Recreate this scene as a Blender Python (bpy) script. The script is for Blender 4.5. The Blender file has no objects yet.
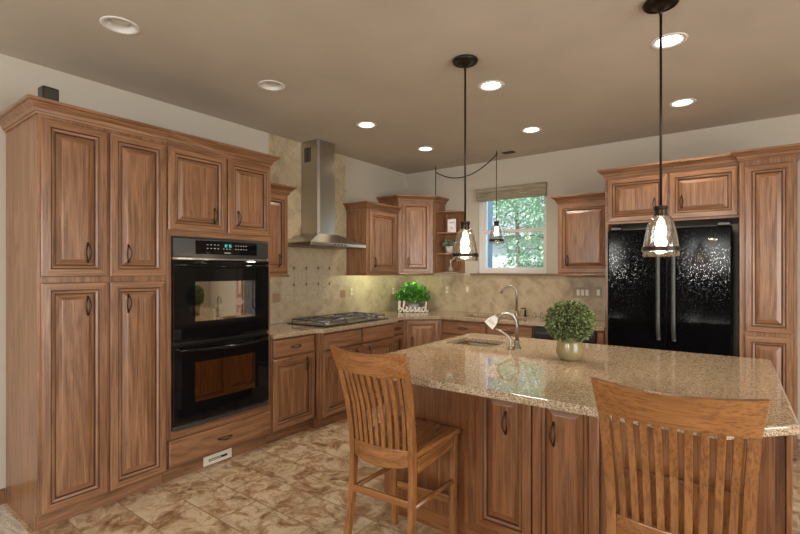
import bpy, math, random
from mathutils import Vector, Matrix
from mathutils.geometry import tessellate_polygon
random.seed(7)
S = bpy.context.scene
C = S.collection

# ---------------------------------------------------------------- room numbers
XW, YB, H = -3.635, 5.13, 2.778          # left wall, back wall, ceiling
XR, YF = 3.2, -3.2                       # right wall, wall behind the camera
PI = math.pi

# ---------------------------------------------------------------- camera
cd = bpy.data.cameras.new('camera'); cam = bpy.data.objects.new('camera', cd); C.objects.link(cam)
cam.location = (0, 0, 1.4408); cam.rotation_euler = (PI/2, 0, .6316)
cd.sensor_width = 36; cd.lens = 36*451.9/800; cd.shift_y = 3.4/800; cd.clip_start = .05
S.camera = cam

# ---------------------------------------------------------------- world, lights, exposure
S.view_settings.view_transform = 'Standard'; S.view_settings.look = 'None'
S.view_settings.gamma = 1; S.view_settings.use_curve_mapping = False
S.view_settings.exposure = 0.0
w = bpy.data.worlds.new('sky'); S.world = w; w.use_nodes = True
nt = w.node_tree; nt.nodes.clear()
sky = nt.nodes.new('ShaderNodeTexSky'); sky.sky_type = 'NISHITA'; sky.sun_disc = False
sky.sun_elevation = math.radians(42); sky.sun_rotation = math.radians(150)
bg = nt.nodes.new('ShaderNodeBackground'); bg.inputs[1].default_value = .38
wo = nt.nodes.new('ShaderNodeOutputWorld')
nt.links.new(sky.outputs[0], bg.inputs[0]); nt.links.new(bg.outputs[0], wo.inputs[0])

def area(name, loc, rot, sx, sy, e, col=(1, 1, 1)):
    l = bpy.data.lights.new(name, 'AREA'); l.shape = 'RECTANGLE'; l.size = sx; l.size_y = sy; l.energy = e; l.color = col
    o = bpy.data.objects.new(name, l); C.objects.link(o); o.location = loc; o.rotation_euler = rot; return o
def spot(name, loc, e, size=2.3, blend=.8, col=(1, .86, .68), r=.05):
    l = bpy.data.lights.new(name, 'SPOT'); l.energy = e; l.spot_size = size; l.spot_blend = blend; l.color = col; l.shadow_soft_size = r
    o = bpy.data.objects.new(name, l); C.objects.link(o); o.location = loc; return o
# added area lamps standing in for daylight at made-up openings: right patio, two rear windows
area('added_fill_right', (XR-.03, .9, 1.25), (0, PI/2, 0), 2.2, 2.8, 140, (1, .97, .92))
area('added_fill_rear', (-.38, YF+.03, 1.78), (PI/2, 0, 0), .75, .62, 70, (1, .98, .94))
area('added_fill_rear_side', (-2.45, YF+.03, 1.78), (PI/2, 0, 0), .55, .62, 48, (1, .98, .94))
sl = bpy.data.lights.new('sun', 'SUN'); sl.energy = 7; sl.angle = .02; sl.color = (1, .95, .87)
so = bpy.data.objects.new('sun', sl); C.objects.link(so); so.rotation_euler = (math.radians(35), math.radians(-30), 0)

# ================================================================ materials
def mat(name, col=(.5, .5, .5), rough=.5, metal=0, spec=.5, **k):
    m = bpy.data.materials.new(name); m.use_nodes = True
    b = m.node_tree.nodes['Principled BSDF']
    b.inputs['Base Color'].default_value = (*col, 1); b.inputs['Roughness'].default_value = rough
    b.inputs['Metallic'].default_value = metal; b.inputs['Specular IOR Level'].default_value = spec
    for a, v in k.items():
        b.inputs[a.replace('_', ' ')].default_value = v
    return m
def N(m, t, **k):
    n = m.node_tree.nodes.new(t)
    for a, v in k.items():
        if a.startswith('i_'):
            key = a[2:].replace('_', ' '); n.inputs[key].default_value = v
        else: setattr(n, a, v)
    return n
def L(m, a, b): m.node_tree.links.new(a, b)
def B(m): return m.node_tree.nodes['Principled BSDF']
def ramp(m, stops, src):
    r = N(m, 'ShaderNodeValToRGB'); e = r.color_ramp.elements
    while len(e) < len(stops): e.new(.5)
    for i, (p, c) in enumerate(stops): e[i].position = p; e[i].color = (*c, 1)
    L(m, src, r.inputs[0]); return r.outputs[0]
def mix(m, a, b, f, mode='MIX'):
    n = N(m, 'ShaderNodeMix', data_type='RGBA', blend_type=mode)
    for sock, v in ((n.inputs[0], f), (n.inputs[6], a), (n.inputs[7], b)):
        if hasattr(v, 'is_output'): L(m, v, sock)
        elif isinstance(v, (int, float)): sock.default_value = v
        else: sock.default_value = (*v, 1)
    return n.outputs[2]
def coords(m, scale=(1, 1, 1), rot=(0, 0, 0), jitter=True, loc=(0, 0, 0)):
    tc = N(m, 'ShaderNodeTexCoord'); mp = N(m, 'ShaderNodeMapping')
    mp.inputs['Scale'].default_value = scale; mp.inputs['Rotation'].default_value = rot; mp.inputs['Location'].default_value = loc
    if jitter:
        oi = N(m, 'ShaderNodeObjectInfo'); v = N(m, 'ShaderNodeVectorMath', operation='MULTIPLY_ADD')
        L(m, oi.outputs['Random'], v.inputs[0]); v.inputs[1].default_value = (7.3, 5.1, 9.7); L(m, tc.outputs['Object'], v.inputs[2])
        L(m, v.outputs[0], mp.inputs[0])
    else: L(m, tc.outputs['Object'], mp.inputs[0])
    return mp.outputs[0]
def bump(m, src, strength=.1, dist=.01):
    b = N(m, 'ShaderNodeBump'); b.inputs['Strength'].default_value = strength; b.inputs['Distance'].default_value = dist
    L(m, src, b.inputs['Height']); L(m, b.outputs[0], B(m).inputs['Normal'])

def wood(name, axis, dark, mid, light, rough=.33, coat=.15, dens=1.0):
    m = mat(name, mid, rough, Coat_Weight=coat, Coat_Roughness=.2)
    def sc(a, b): s = [a*dens]*3; s[axis] = b*dens; return tuple(s)
    def noise(vec, detail=4, ro=.6, dist=0):
        n = N(m, 'ShaderNodeTexNoise'); n.inputs['Scale'].default_value = 1; n.inputs['Detail'].default_value = detail
        n.inputs['Roughness'].default_value = ro; n.inputs['Distortion'].default_value = dist; L(m, vec, n.inputs[0]); return n.outputs[0]
    big = noise(coords(m, sc(9, .9)), 3, .5, 1.2)
    wv = N(m, 'ShaderNodeMath', operation='MULTIPLY'); L(m, big, wv.inputs[0]); wv.inputs[1].default_value = 26
    sn = N(m, 'ShaderNodeMath', operation='SINE'); L(m, wv.outputs[0], sn.inputs[0])
    mr = N(m, 'ShaderNodeMapRange'); L(m, sn.outputs[0], mr.inputs[0]); mr.inputs[1].default_value = -1
    fine = noise(coords(m, sc(190, 3.5)), 3, .6)
    med = noise(coords(m, sc(45, 2.2)), 4, .65, .4)
    c1 = ramp(m, [(.2, dark), (.5, mid), (.8, light)], med)
    c2 = mix(m, c1, mix(m, dark, light, mr.outputs[0]), .32)
    pores = ramp(m, [(.36, (.36, .30, .26)), (.52, (1.05, 1.05, 1.05))], fine)
    c3 = mix(m, c2, pores, .62, 'MULTIPLY')
    L(m, c3, B(m).inputs['Base Color'])
    bump(m, fine, .12, .002)
    return m
CD, CM, CL = (.125, .051, .022), (.265, .126, .060), (.395, .208, .108)
WV = wood('cabinet_wood_upright', 2, CD, CM, CL)
WH = wood('cabinet_wood_level', 0, CD, CM, CL)
GZ = mat('wood_glaze', (.075, .028, .013), .45)
ID_, IM, IL = (.115, .038, .012), (.22, .085, .028), (.31, .132, .048)
IV = wood('island_wood_upright', 2, ID_, IM, IL)
IH = wood('island_wood_level', 0, ID_, IM, IL)
SD, SM, SL = (.17, .062, .017), (.26, .105, .030), (.37, .165, .055)
SV = wood('stool_wood_upright', 2, SD, SM, SL, .28, .3)
SH = wood('stool_wood_level', 0, SD, SM, SL, .28, .3)
SY = wood('stool_wood_lengthwise', 1, SD, SM, SL, .25, .35)

WALL = mat('wall_paint', (.54, .495, .42), .85)
nz = N(WALL, 'ShaderNodeTexNoise', i_Scale=55., i_Detail=4.); bump(WALL, nz.outputs[0], .18, .004)
CEIL = mat('ceiling_paint', (.31, .265, .21), .9)
n1 = N(CEIL, 'ShaderNodeTexNoise', i_Scale=1.3, i_Detail=5., i_Roughness=.6)
L(CEIL, coords(CEIL, jitter=False), n1.inputs[0])
L(CEIL, ramp(CEIL, [(.3, (.46, .40, .325)), (.7, (.54, .475, .395))], n1.outputs[0]), B(CEIL).inputs['Base Color'])
n2 = N(CEIL, 'ShaderNodeTexNoise', i_Scale=70., i_Detail=3.); bump(CEIL, n2.outputs[0], .15, .004)
WHITE = mat('white_paint', (.72, .70, .66), .4)
IVORY = mat('ivory_plastic', (.50, .42, .29), .35)
TAN = mat('tan_plastic', (.36, .27, .17), .4)
IVORY2 = mat('light_plastic', (.78, .73, .62), .3)
BRONZE = mat('dark_bronze', (.040, .031, .026), .38, .85)
NICKEL = mat('brushed_nickel', (.44, .42, .38), .32, 1)
STEEL = mat('stainless_steel', (.48, .46, .42), .28, 1)
sn_ = N(STEEL, 'ShaderNodeTexNoise', i_Scale=1., i_Detail=2.)
L(STEEL, coords(STEEL, (3, 3, 300)), sn_.inputs[0]); bump(STEEL, sn_.outputs[0], .04, .002)
BLACK = mat('black_enamel', (.004, .004, .0045), .05, 0, .35)
BLACKM = mat('black_satin', (.014, .014, .015), .3, 0, .5)
IRON = mat('cast_iron', (.17, .17, .175), .3, .8)
GREYT = mat('charcoal_trim', (.07, .07, .072), .3, .5)
OVENGLASS = mat('oven_window_glass', (.60, .56, .50), .03, 1, .8)
FRIDGE = mat('black_textured_door', (.003, .003, .0035), .09, 0, .14)
fvc = coords(FRIDGE, jitter=False)
fv = N(FRIDGE, 'ShaderNodeTexVoronoi', i_Scale=135., i_Randomness=1.); L(FRIDGE, fvc, fv.inputs[0])
sub = N(FRIDGE, 'ShaderNodeVectorMath', operation='SUBTRACT'); L(FRIDGE, fv.outputs['Color'], sub.inputs[0]); sub.inputs[1].default_value = (.5, .5, .5)
scl = N(FRIDGE, 'ShaderNodeVectorMath', operation='SCALE'); L(FRIDGE, sub.outputs[0], scl.inputs[0]); scl.inputs['Scale'].default_value = .055
sepc = N(FRIDGE, 'ShaderNodeSeparateColor'); L(FRIDGE, fv.outputs['Color'], sepc.inputs[0])
m1 = N(FRIDGE, 'ShaderNodeMath', operation='LESS_THAN'); L(FRIDGE, fv.outputs['Distance'], m1.inputs[0]); m1.inputs[1].default_value = .34
m2 = N(FRIDGE, 'ShaderNodeMath', operation='GREATER_THAN'); L(FRIDGE, sepc.outputs[2], m2.inputs[0]); m2.inputs[1].default_value = .55
m3 = N(FRIDGE, 'ShaderNodeMath', operation='MULTIPLY'); L(FRIDGE, m1.outputs[0], m3.inputs[0]); L(FRIDGE, m2.outputs[0], m3.inputs[1])
sc2 = N(FRIDGE, 'ShaderNodeVectorMath', operation='SCALE'); L(FRIDGE, scl.outputs[0], sc2.inputs[0]); L(FRIDGE, m3.outputs[0], sc2.inputs['Scale'])
geo = N(FRIDGE, 'ShaderNodeNewGeometry'); addn = N(FRIDGE, 'ShaderNodeVectorMath', operation='ADD'); L(FRIDGE, geo.outputs['Normal'], addn.inputs[0]); L(FRIDGE, sc2.outputs[0], addn.inputs[1])
nrm = N(FRIDGE, 'ShaderNodeVectorMath', operation='NORMALIZE'); L(FRIDGE, addn.outputs[0], nrm.inputs[0]); L(FRIDGE, nrm.outputs[0], B(FRIDGE).inputs['Normal'])
spm = N(FRIDGE, 'ShaderNodeMath', operation='MULTIPLY_ADD'); L(FRIDGE, m3.outputs[0], spm.inputs[0]); spm.inputs[1].default_value = .55; spm.inputs[2].default_value = .05; L(FRIDGE, spm.outputs[0], B(FRIDGE).inputs['Specular IOR Level'])
FHAND = mat('black_handle_plastic', (.055, .055, .057), .34)
def emis(name, col, s): return mat(name, col, .5, Emission_Color=(*col, 1), Emission_Strength=s)
BULB = emis('lit_bulb', (1, .83, .6), 12)
CANLIT = emis('lit_lamp_face', (1, .93, .82), 9)
CANOFF = mat('unlit_lamp_face', (.75, .70, .58), .4)
DISP = emis('display_digits', (.05, .6, .5), 1)
STRIP = emis('cabinet_strip_light', (.93, 1, .70), 1)
PRINT = mat('white_print', (.7, .7, .7), .4)
INK = mat('dark_print', (.06, .05, .05), .6)
GLASS = mat('clear_glass', (1, 1, 1), .0, 0, .5, Transmission_Weight=1, IOR=1.45)
def thinglass(name, base, edge, seeds=0):
    m = bpy.data.materials.new(name); m.use_nodes = True; t = m.node_tree; t.nodes.clear()
    o = t.nodes.new('ShaderNodeOutputMaterial'); mx = t.nodes.new('ShaderNodeMixShader'); tr = t.nodes.new('ShaderNodeBsdfTransparent')
    gl = t.nodes.new('ShaderNodeBsdfGlossy'); gl.inputs[0].default_value = (.9, .9, .88, 1); gl.inputs['Roughness'].default_value = .06
    lw = t.nodes.new('ShaderNodeLayerWeight'); lw.inputs[0].default_value = .35
    mr = t.nodes.new('ShaderNodeMapRange'); mr.inputs[3].default_value = base; mr.inputs[4].default_value = edge
    t.links.new(lw.outputs['Facing'], mr.inputs[0]); f = mr.outputs[0]
    if seeds:
        vo = t.nodes.new('ShaderNodeTexVoronoi'); vo.inputs['Scale'].default_value = seeds
        rp = t.nodes.new('ShaderNodeValToRGB'); rp.color_ramp.elements[0].position = .12; rp.color_ramp.elements[0].color = (.35, .35, .35, 1); rp.color_ramp.elements[1].position = .3; rp.color_ramp.elements[1].color = (0, 0, 0, 1)
        tc_ = t.nodes.new('ShaderNodeTexCoord'); t.links.new(tc_.outputs['Object'], vo.inputs['Vector'])
        t.links.new(vo.outputs['Distance'], rp.inputs[0]); ad = t.nodes.new('ShaderNodeMath'); ad.operation = 'ADD'; t.links.new(f, ad.inputs[0]); t.links.new(rp.outputs[0], ad.inputs[1]); f = ad.outputs[0]
    t.links.new(f, mx.inputs[0]); t.links.new(tr.outputs[0], mx.inputs[1]); t.links.new(gl.outputs[0], mx.inputs[2]); t.links.new(mx.outputs[0], o.inputs[0]); return m
SEED = thinglass('seeded_glass', .06, .85, 80)
PANE = bpy.data.materials.new('window_pane'); PANE.use_nodes = True
p_ = PANE.node_tree; p_.nodes.clear()
po = p_.nodes.new('ShaderNodeOutputMaterial'); pm = p_.nodes.new('ShaderNodeMixShader'); pm.inputs[0].default_value = .02
pt_ = p_.nodes.new('ShaderNodeBsdfTransparent'); pg = p_.nodes.new('ShaderNodeBsdfGlossy'); pg.inputs['Roughness'].default_value = .01
p_.links.new(pt_.outputs[0], pm.inputs[1]); p_.links.new(pg.outputs[0], pm.inputs[2]); p_.links.new(pm.outputs[0], po.inputs[0])

STONE = mat('speckled_quartz', (.4, .33, .22), .035, 0, .85)
v1 = coords(STONE, jitter=False)
a1 = N(STONE, 'ShaderNodeTexVoronoi', i_Scale=190.); L(STONE, v1, a1.inputs[0])
a2 = N(STONE, 'ShaderNodeTexNoise', i_Scale=240., i_Detail=2.); L(STONE, v1, a2.inputs[0])
a3 = N(STONE, 'ShaderNodeTexNoise', i_Scale=3., i_Detail=2.); L(STONE, v1, a3.inputs[0])
hs = N(STONE, 'ShaderNodeSeparateColor'); L(STONE, a1.outputs['Color'], hs.inputs[0])
base = ramp(STONE, [(.0, (.20, .13, .075)), (.25, (.35, .255, .16)), (.6, (.43, .325, .215)), (.93, (.53, .435, .32)), (1., (.64, .57, .46))], hs.outputs[0])
spk = ramp(STONE, [(.36, (.35, .28, .2)), (.46, (1, 1, 1))], a2.outputs[0])
L(STONE, mix(STONE, base, spk, .7, 'MULTIPLY'), B(STONE).inputs['Base Color'])

def tile_mat(name, plane, size, rot, c1, c2, mortar, ms=.012):
    m = mat(name, c1, .42)
    tc = N(m, 'ShaderNodeTexCoord'); sp = N(m, 'ShaderNodeSeparateXYZ'); cb = N(m, 'ShaderNodeCombineXYZ')
    L(m, tc.outputs['Object'], sp.inputs[0])
    L(m, sp.outputs[0 if plane == 'x' else 1], cb.inputs[0]); L(m, sp.outputs[2], cb.inputs[1])
    mp = N(m, 'ShaderNodeMapping'); mp.inputs['Rotation'].default_value = (0, 0, rot); L(m, cb.outputs[0], mp.inputs[0])
    br = N(m, 'ShaderNodeTexBrick', offset=0.); L(m, mp.outputs[0], br.inputs[0])
    br.inputs['Color1'].default_value = (*c1, 1); br.inputs['Color2'].default_value = (*c2, 1); br.inputs['Mortar'].default_value = (*mortar, 1)
    br.inputs['Scale'].default_value = 1; br.inputs['Mortar Size'].default_value = ms*.3; br.inputs['Brick Width'].default_value = size; br.inputs['Row Height'].default_value = size
    n = N(m, 'ShaderNodeTexNoise', i_Scale=7., i_Detail=9., i_Roughness=.66, i_Distortion=.5); L(m, tc.outputs['Object'], n.inputs[0])
    mm = ramp(m, [(.30, (.52, .46, .37)), (.5, (.88, .84, .77)), (.68, (1.05, 1.03, 1.0))], n.outputs[0])
    L(m, mix(m, br.outputs[0], mm, .85, 'MULTIPLY'), B(m).inputs['Base Color'])
    bump(m, br.outputs['Fac'], -.3, .004)
    return m
TL = tile_mat('travertine_left', 'y', .305, PI/4, (.56, .48, .35), (.52, .44, .315), (.64, .56, .42), .012)
TB = tile_mat('travertine_back', 'x', .305, PI/4, (.53, .44, .31), (.49, .40, .275), (.58, .50, .365), .012)
TSQ = mat('travertine_square', (.45, .385, .27), .42)
n = N(TSQ, 'ShaderNodeTexNoise', i_Scale=14., i_Detail=8., i_Roughness=.7, i_Distortion=1.2)
L(TSQ, ramp(TSQ, [(.3, (.37, .30, .20)), (.5, (.50, .42, .30)), (.7, (.58, .50, .38))], n.outputs[0]), B(TSQ).inputs['Base Color'])
TRED = mat('terracotta_tile', (.36, .20, .13), .5)
n = N(TRED, 'ShaderNodeTexNoise', i_Scale=20., i_Detail=6.)
L(TRED, ramp(TRED, [(.3, (.26, .14, .09)), (.7, (.46, .28, .19))], n.outputs[0]), B(TRED).inputs['Base Color'])
TDIA = mat('diamond_tile', (.19, .13, .08), .4)

FLOOR = mat('marbled_vinyl', (.3, .22, .15), .3, 0, .45)
tc = N(FLOOR, 'ShaderNodeTexCoord'); mp = N(FLOOR, 'ShaderNodeMapping'); L(FLOOR, tc.outputs['Object'], mp.inputs[0])
mp.inputs['Location'].default_value = (2.887, -1.75, 0)
br = N(FLOOR, 'ShaderNodeTexBrick', offset=.5); L(FLOOR, mp.outputs[0], br.inputs[0])
br.inputs['Color1'].default_value = (.0, .0, .0, 1); br.inputs['Color2'].default_value = (1, 1, 1, 1); br.inputs['Mortar'].default_value = (.5, .5, .5, 1)
for a, v in (('Scale', 1), ('Mortar Size', .0035), ('Brick Width', .494), ('Row Height', .26), ('Mortar Smooth', .3)): br.inputs[a].default_value = v
off = N(FLOOR, 'ShaderNodeVectorMath', operation='MULTIPLY_ADD'); L(FLOOR, br.outputs[0], off.inputs[0]); off.inputs[1].default_value = (3, 5, 2); L(FLOOR, tc.outputs['Object'], off.inputs[2])
f1 = N(FLOOR, 'ShaderNodeTexNoise', i_Scale=7.0, i_Detail=12., i_Roughness=.76, i_Distortion=.8); L(FLOOR, off.outputs[0], f1.inputs[0])
fc = ramp(FLOOR, [(.34, (.16, .080, .038)), (.43, (.34, .20, .11)), (.50, (.50, .365, .225)), (.58, (.66, .54, .38)), (.66, (.52, .38, .245)), (.75, (.38, .24, .14))], f1.outputs[0])
f2 = N(FLOOR, 'ShaderNodeTexNoise', i_Scale=30., i_Detail=5.)
fc2 = mix(FLOOR, fc, ramp(FLOOR, [(.3, (.7, .66, .6)), (.6, (1.05, 1.05, 1.05))], f2.outputs[0]), .6, 'MULTIPLY')
L(FLOOR, mix(FLOOR, fc2, (.24, .17, .11), br.outputs['Fac']), B(FLOOR).inputs['Base Color'])
bump(FLOOR, f1.outputs[0], .06, .003)
CARPET = mat('beige_carpet', (.42, .37, .31), .95)
n = N(CARPET, 'ShaderNodeTexNoise', i_Scale=160., i_Detail=4.); bump(CARPET, n.outputs[0], .8, .01)
L(CARPET, ramp(CARPET, [(.3, (.44, .38, .31)), (.7, (.68, .61, .51))], n.outputs[0]), B(CARPET).inputs['Base Color'])
BAMBOO = mat('woven_shade', (.30, .26, .18), .8)
n = N(BAMBOO, 'ShaderNodeTexNoise', i_Scale=1.); L(BAMBOO, coords(BAMBOO, (6, 6, 220)), n.inputs[0])
L(BAMBOO, ramp(BAMBOO, [(.3, (.15, .12, .08)), (.6, (.42, .37, .27))], n.outputs[0]), B(BAMBOO).inputs['Base Color'])
def leafmat(name, a, b, rough=.45):
    m = mat(name, a, rough); n = N(m, 'ShaderNodeTexNoise', i_Scale=80., i_Detail=2.); L(m, coords(m), n.inputs[0])
    L(m, ramp(m, [(.38, a), (.62, b)], n.outputs[0]), B(m).inputs['Base Color']); return m
BOX = leafmat('boxwood_leaves', (.030, .050, .014), (.26, .31, .12))
LIME = leafmat('bright_leaves', (.03, .17, .015), (.16, .42, .08))
SAGE = leafmat('sage_leaves', (.09, .15, .09), (.25, .33, .22))
TREE = leafmat('tree_leaves', (.26, .46, .30), (.58, .76, .56))
BARK = mat('tree_bark', (.22, .16, .13), .9)
CERAM = mat('olive_ceramic', (.27, .215, .105), .2)
CERW = mat('grey_ceramic', (.55, .53, .48), .5)
SIGNW = mat('whitewashed_wood', (.70, .66, .60), .6)
PAPER = mat('white_paper', (.85, .84, .84), .7)
SIDING = mat('pale_siding', (.74, .77, .80), .8)
SIDEB = mat('blue_trim', (.30, .40, .50), .6)
SHING = mat('grey_roof', (.30, .32, .34), .9)
GRASS = mat('lawn', (.10, .17, .05), .95)
SOIL = mat('soil', (.03, .02, .012), .95)

# ================================================================ mesh helpers
class M:
    def __init__(s): s.v, s.f, s.m, s.mats = [], [], [], []
    def mi(s, mt):
        if mt not in s.mats: s.mats.append(mt)
        return s.mats.index(mt)
    def add(s, vs, fs, mt):
        o = len(s.v); s.v += [tuple(v) for v in vs]
        for k, f in enumerate(fs):
            s.f.append([i+o for i in f]); s.m.append(s.mi(mt[k] if isinstance(mt, list) else mt))
    def box(s, x0, y0, z0, x1, y1, z1, mt):
        vs = [(x, y, z) for z in (z0, z1) for y in (y0, y1) for x in (x0, x1)]
        s.add(vs, [(0, 2, 3, 1), (4, 5, 7, 6), (0, 1, 5, 4), (2, 6, 7, 3), (0, 4, 6, 2), (1, 3, 7, 5)], mt); return s
    def tube(s, pts, r, mt, seg=10, cap=True, flat=None):
        P = [Vector(p) for p in pts]; n = len(P); rs = r if isinstance(r, (list, tuple)) else [r]*n
        up = Vector((0, 0, 1)); t0 = (P[1]-P[0]).normalized()
        if abs(t0.dot(up)) > .95: up = Vector((1, 0, 0))
        side = t0.cross(up).normalized(); vs = []
        for i in range(n):
            t = (P[min(i+1, n-1)]-P[max(i-1, 0)]).normalized()
            side = (side - t*side.dot(t)).normalized(); b = t.cross(side)
            for k in range(seg):
                a = 2*PI*k/seg; vs.append(P[i]+side*math.cos(a)*rs[i]+b*math.sin(a)*rs[i])
        fs = [(i*seg+k, i*seg+(k+1) % seg, (i+1)*seg+(k+1) % seg, (i+1)*seg+k) for i in range(n-1) for k in range(seg)]
        if cap: fs += [tuple(range(seg))[::-1], tuple((n-1)*seg+k for k in range(seg))]
        s.add(vs, fs, mt); return s
    def lathe(s, prof, c, mt, seg=32, cap=False):
        vs = []; n = len(prof)
        for r, z in prof:
            for k in range(seg):
                a = 2*PI*k/seg; vs.append((c[0]+r*math.cos(a), c[1]+r*math.sin(a), c[2]+z))
        fs = [(i*seg+k, i*seg+(k+1) % seg, (i+1)*seg+(k+1) % seg, (i+1)*seg+k) for i in range(n-1) for k in range(seg)]
        if cap: fs += [tuple(range(seg))[::-1], tuple((n-1)*seg+k for k in range(seg))]
        s.add(vs, fs, mt); return s
    def prism(s, outline, z0, z1, mt, holes=()):
        loops = [list(outline)]+[list(h) for h in holes]
        tri = tessellate_polygon([[Vector((p[0], p[1], 0)) for p in l] for l in loops])
        flat = [p for l in loops for p in l]; k = len(flat)
        vs = [(p[0], p[1], z1) for p in flat]+[(p[0], p[1], z0) for p in flat]
        fs = []
        for t in tri:
            a, b, c = [Vector(flat[i]) for i in t]
            t = tuple(t) if (b-a).cross(c-a) > 0 else tuple(t[::-1])
            fs += [t, tuple(i+k for i in t[::-1])]
        o = 0
        for l in loops:
            n = len(l); ar = sum(l[i][0]*l[(i+1) % n][1]-l[(i+1) % n][0]*l[i][1] for i in range(n))
            for i in range(n):
                a, b = o+i, o+(i+1) % n
                q = (a+k, b+k, b, a)
                ccw = ar > 0
                if l is not loops[0]: ccw = not ccw
                fs.append(q if ccw else q[::-1])
            o += n
        s.add(vs, fs, mt); return s
    def sweep(s, path, prof, mt, z=0):
        # path: xy polyline, outward = right of travel; prof: closed polygon of (out, z)
        P = [Vector(p) for p in path]; n = len(P); k = len(prof); vs = []
        for i in range(n):
            d0 = (P[i]-P[i-1]).normalized() if i else (P[1]-P[0]).normalized()
            d1 = (P[i+1]-P[i]).normalized() if i < n-1 else d0
            n0, n1 = Vector((d0.y, -d0.x)), Vector((d1.y, -d1.x)); b = (n0+n1).normalized(); sc = 1/max(.3, b.dot(n0))
            for o, zz in prof: q = P[i]+b*(o*sc); vs.append((q.x, q.y, z+zz))
        fs = [(i*k+j, (i+1)*k+j, (i+1)*k+(j+1) % k, i*k+(j+1) % k) for i in range(n-1) for j in range(k)]
        fs += [tuple(range(k)), tuple((n-1)*k+j for j in range(k))[::-1]]
        s.add(vs, fs, mt); return s
    def build(s, name, parent=None, smooth=False, bevel=0, seg=2, loc=None, rot=None, solid=0):
        me = bpy.data.meshes.new(name); me.from_pydata(s.v, [], s.f)
        for mt in s.mats: me.materials.append(mt)
        for p, i in zip(me.polygons, s.m): p.material_index = i; p.use_smooth = smooth
        me.validate(); me.update()
        o = bpy.data.objects.new(name, me); C.objects.link(o)
        if parent: o.parent = parent
        if loc: o.location = loc
        if rot: o.rotation_euler = rot
        if solid: md = o.modifiers.new('s', 'SOLIDIFY'); md.thickness = solid; md.offset = 0
        if bevel:
            md = o.modifiers.new('b', 'BEVEL'); md.width = bevel; md.segments = seg; md.limit_method = 'ANGLE'; md.angle_limit = math.radians(40)
        return o
def thing(name, label, cat, loc=(0, 0, 0), rz=0, group=None):
    o = bpy.data.objects.new(name, None); C.objects.link(o); o.location = loc; o.rotation_euler = (0, 0, rz); o.empty_display_size = .1
    return tag(o, label, cat, group)
def tag(o, label, cat, group=None):
    o['label'] = label; o['category'] = cat
    if group: o['group'] = group
    return o
def struct(o): o['kind'] = 'structure'; return o
def smooth_path(pts, n=6):
    P = [Vector(p) for p in pts]; out = []
    for i in range(len(P)-1):
        a, b, c, d = P[max(i-1, 0)], P[i], P[i+1], P[min(i+2, len(P)-1)]
        for k in range(n):
            t = k/n
            out.append(.5*((2*b)+(c-a)*t+(2*a-5*b+4*c-d)*t*t+(3*b-a-3*c+d)*t**3))
    out.append(P[-1]); return out
def copy_tree(o, parent=None):
    c = o.copy(); C.objects.link(c)
    if parent: c.parent = parent
    for ch in [x for x in bpy.data.objects if x.parent == o]: copy_tree(ch, c)
    return c
def arc(cx, cy, r, a0, a1, n): return [(cx+r*math.cos(a0+(a1-a0)*i/n), cy+r*math.sin(a0+(a1-a0)*i/n)) for i in range(n+1)]

# ================================================================ room shell
cans = [(-2.69, 1.09, 0), (-2.68, 2.09, 0), (-2.70, 3.17, 1), (-2.71, 4.18, 1), (-1.40, 3.03, 1), (-1.53, 4.21, 1), (-.29, 3.05, 1), (-.31, 4.24, 1)]
m = M(); m.box(XW, .80, -.05, XR, YB, 0, FLOOR); struct(m.build('floor'))
m = M(); m.box(XW, YF, -.05, XR, .80, .0, CARPET); struct(m.build('floor'))
m = M(); m.prism([(XW-.1, YF), (XR, YF), (XR, YB+.12), (XW-.1, YB+.12)], H, H+.14, CEIL, [arc(x, y, .073, 0, -2*PI, 28)[:-1] for x, y, _ in cans]); struct(m.build('ceiling'))
m = M(); m.box(XW-.12, YF, 0, XW, YB, H, WALL); struct(m.build('wall_left'))
WX0, WX1, WZ0, WZ1 = -2.555, -1.690, 1.405, 2.42
m = M(); m.box(XW-.12, YB, 0, WX0, YB+.14, H, WALL); m.box(WX1, YB, 0, XR, YB+.14, H, WALL); m.box(WX0, YB, 0, WX1, YB+.14, WZ0, WALL); m.box(WX0, YB, WZ1, WX1, YB+.14, H, WALL)
struct(m.build('wall_back'))
m = M(); m.box(XR, YF, 0, XR+.12, -.5, H, WALL); m.box(XR, 2.3, 0, XR+.12, YB+.14, H, WALL); m.box(XR, -.5, 2.35, XR+.12, 2.3, H, WALL); m.box(XR, -.5, 0, XR+.12, 2.3, .12, WHITE)  # unseen patio opening, made up to let daylight in
struct(m.build('wall_right'))
m = M(); m.box(XW-.12, YF-.12, 0, XR+.12, YF, 1.45, WALL); m.box(XW-.12, YF-.12, 2.1, XR+.12, YF, H, WALL)
for a, b in ((XW-.12, -2.75), (-2.15, -.78), (.02, XR+.12)): m.box(a, YF-.12, 1.45, b, YF, 2.1, WALL)  # unseen window openings, placed so their lamps sparkle on the refrigerator doors
struct(m.build('wall_rear'))
m = M(); m.box(XW, YF, 0, XW+.014, .815, .085, WH); m.box(XW, YF, .085, XW+.009, .815, .092, WH); struct(m.build('baseboard_left', bevel=.003))

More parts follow.
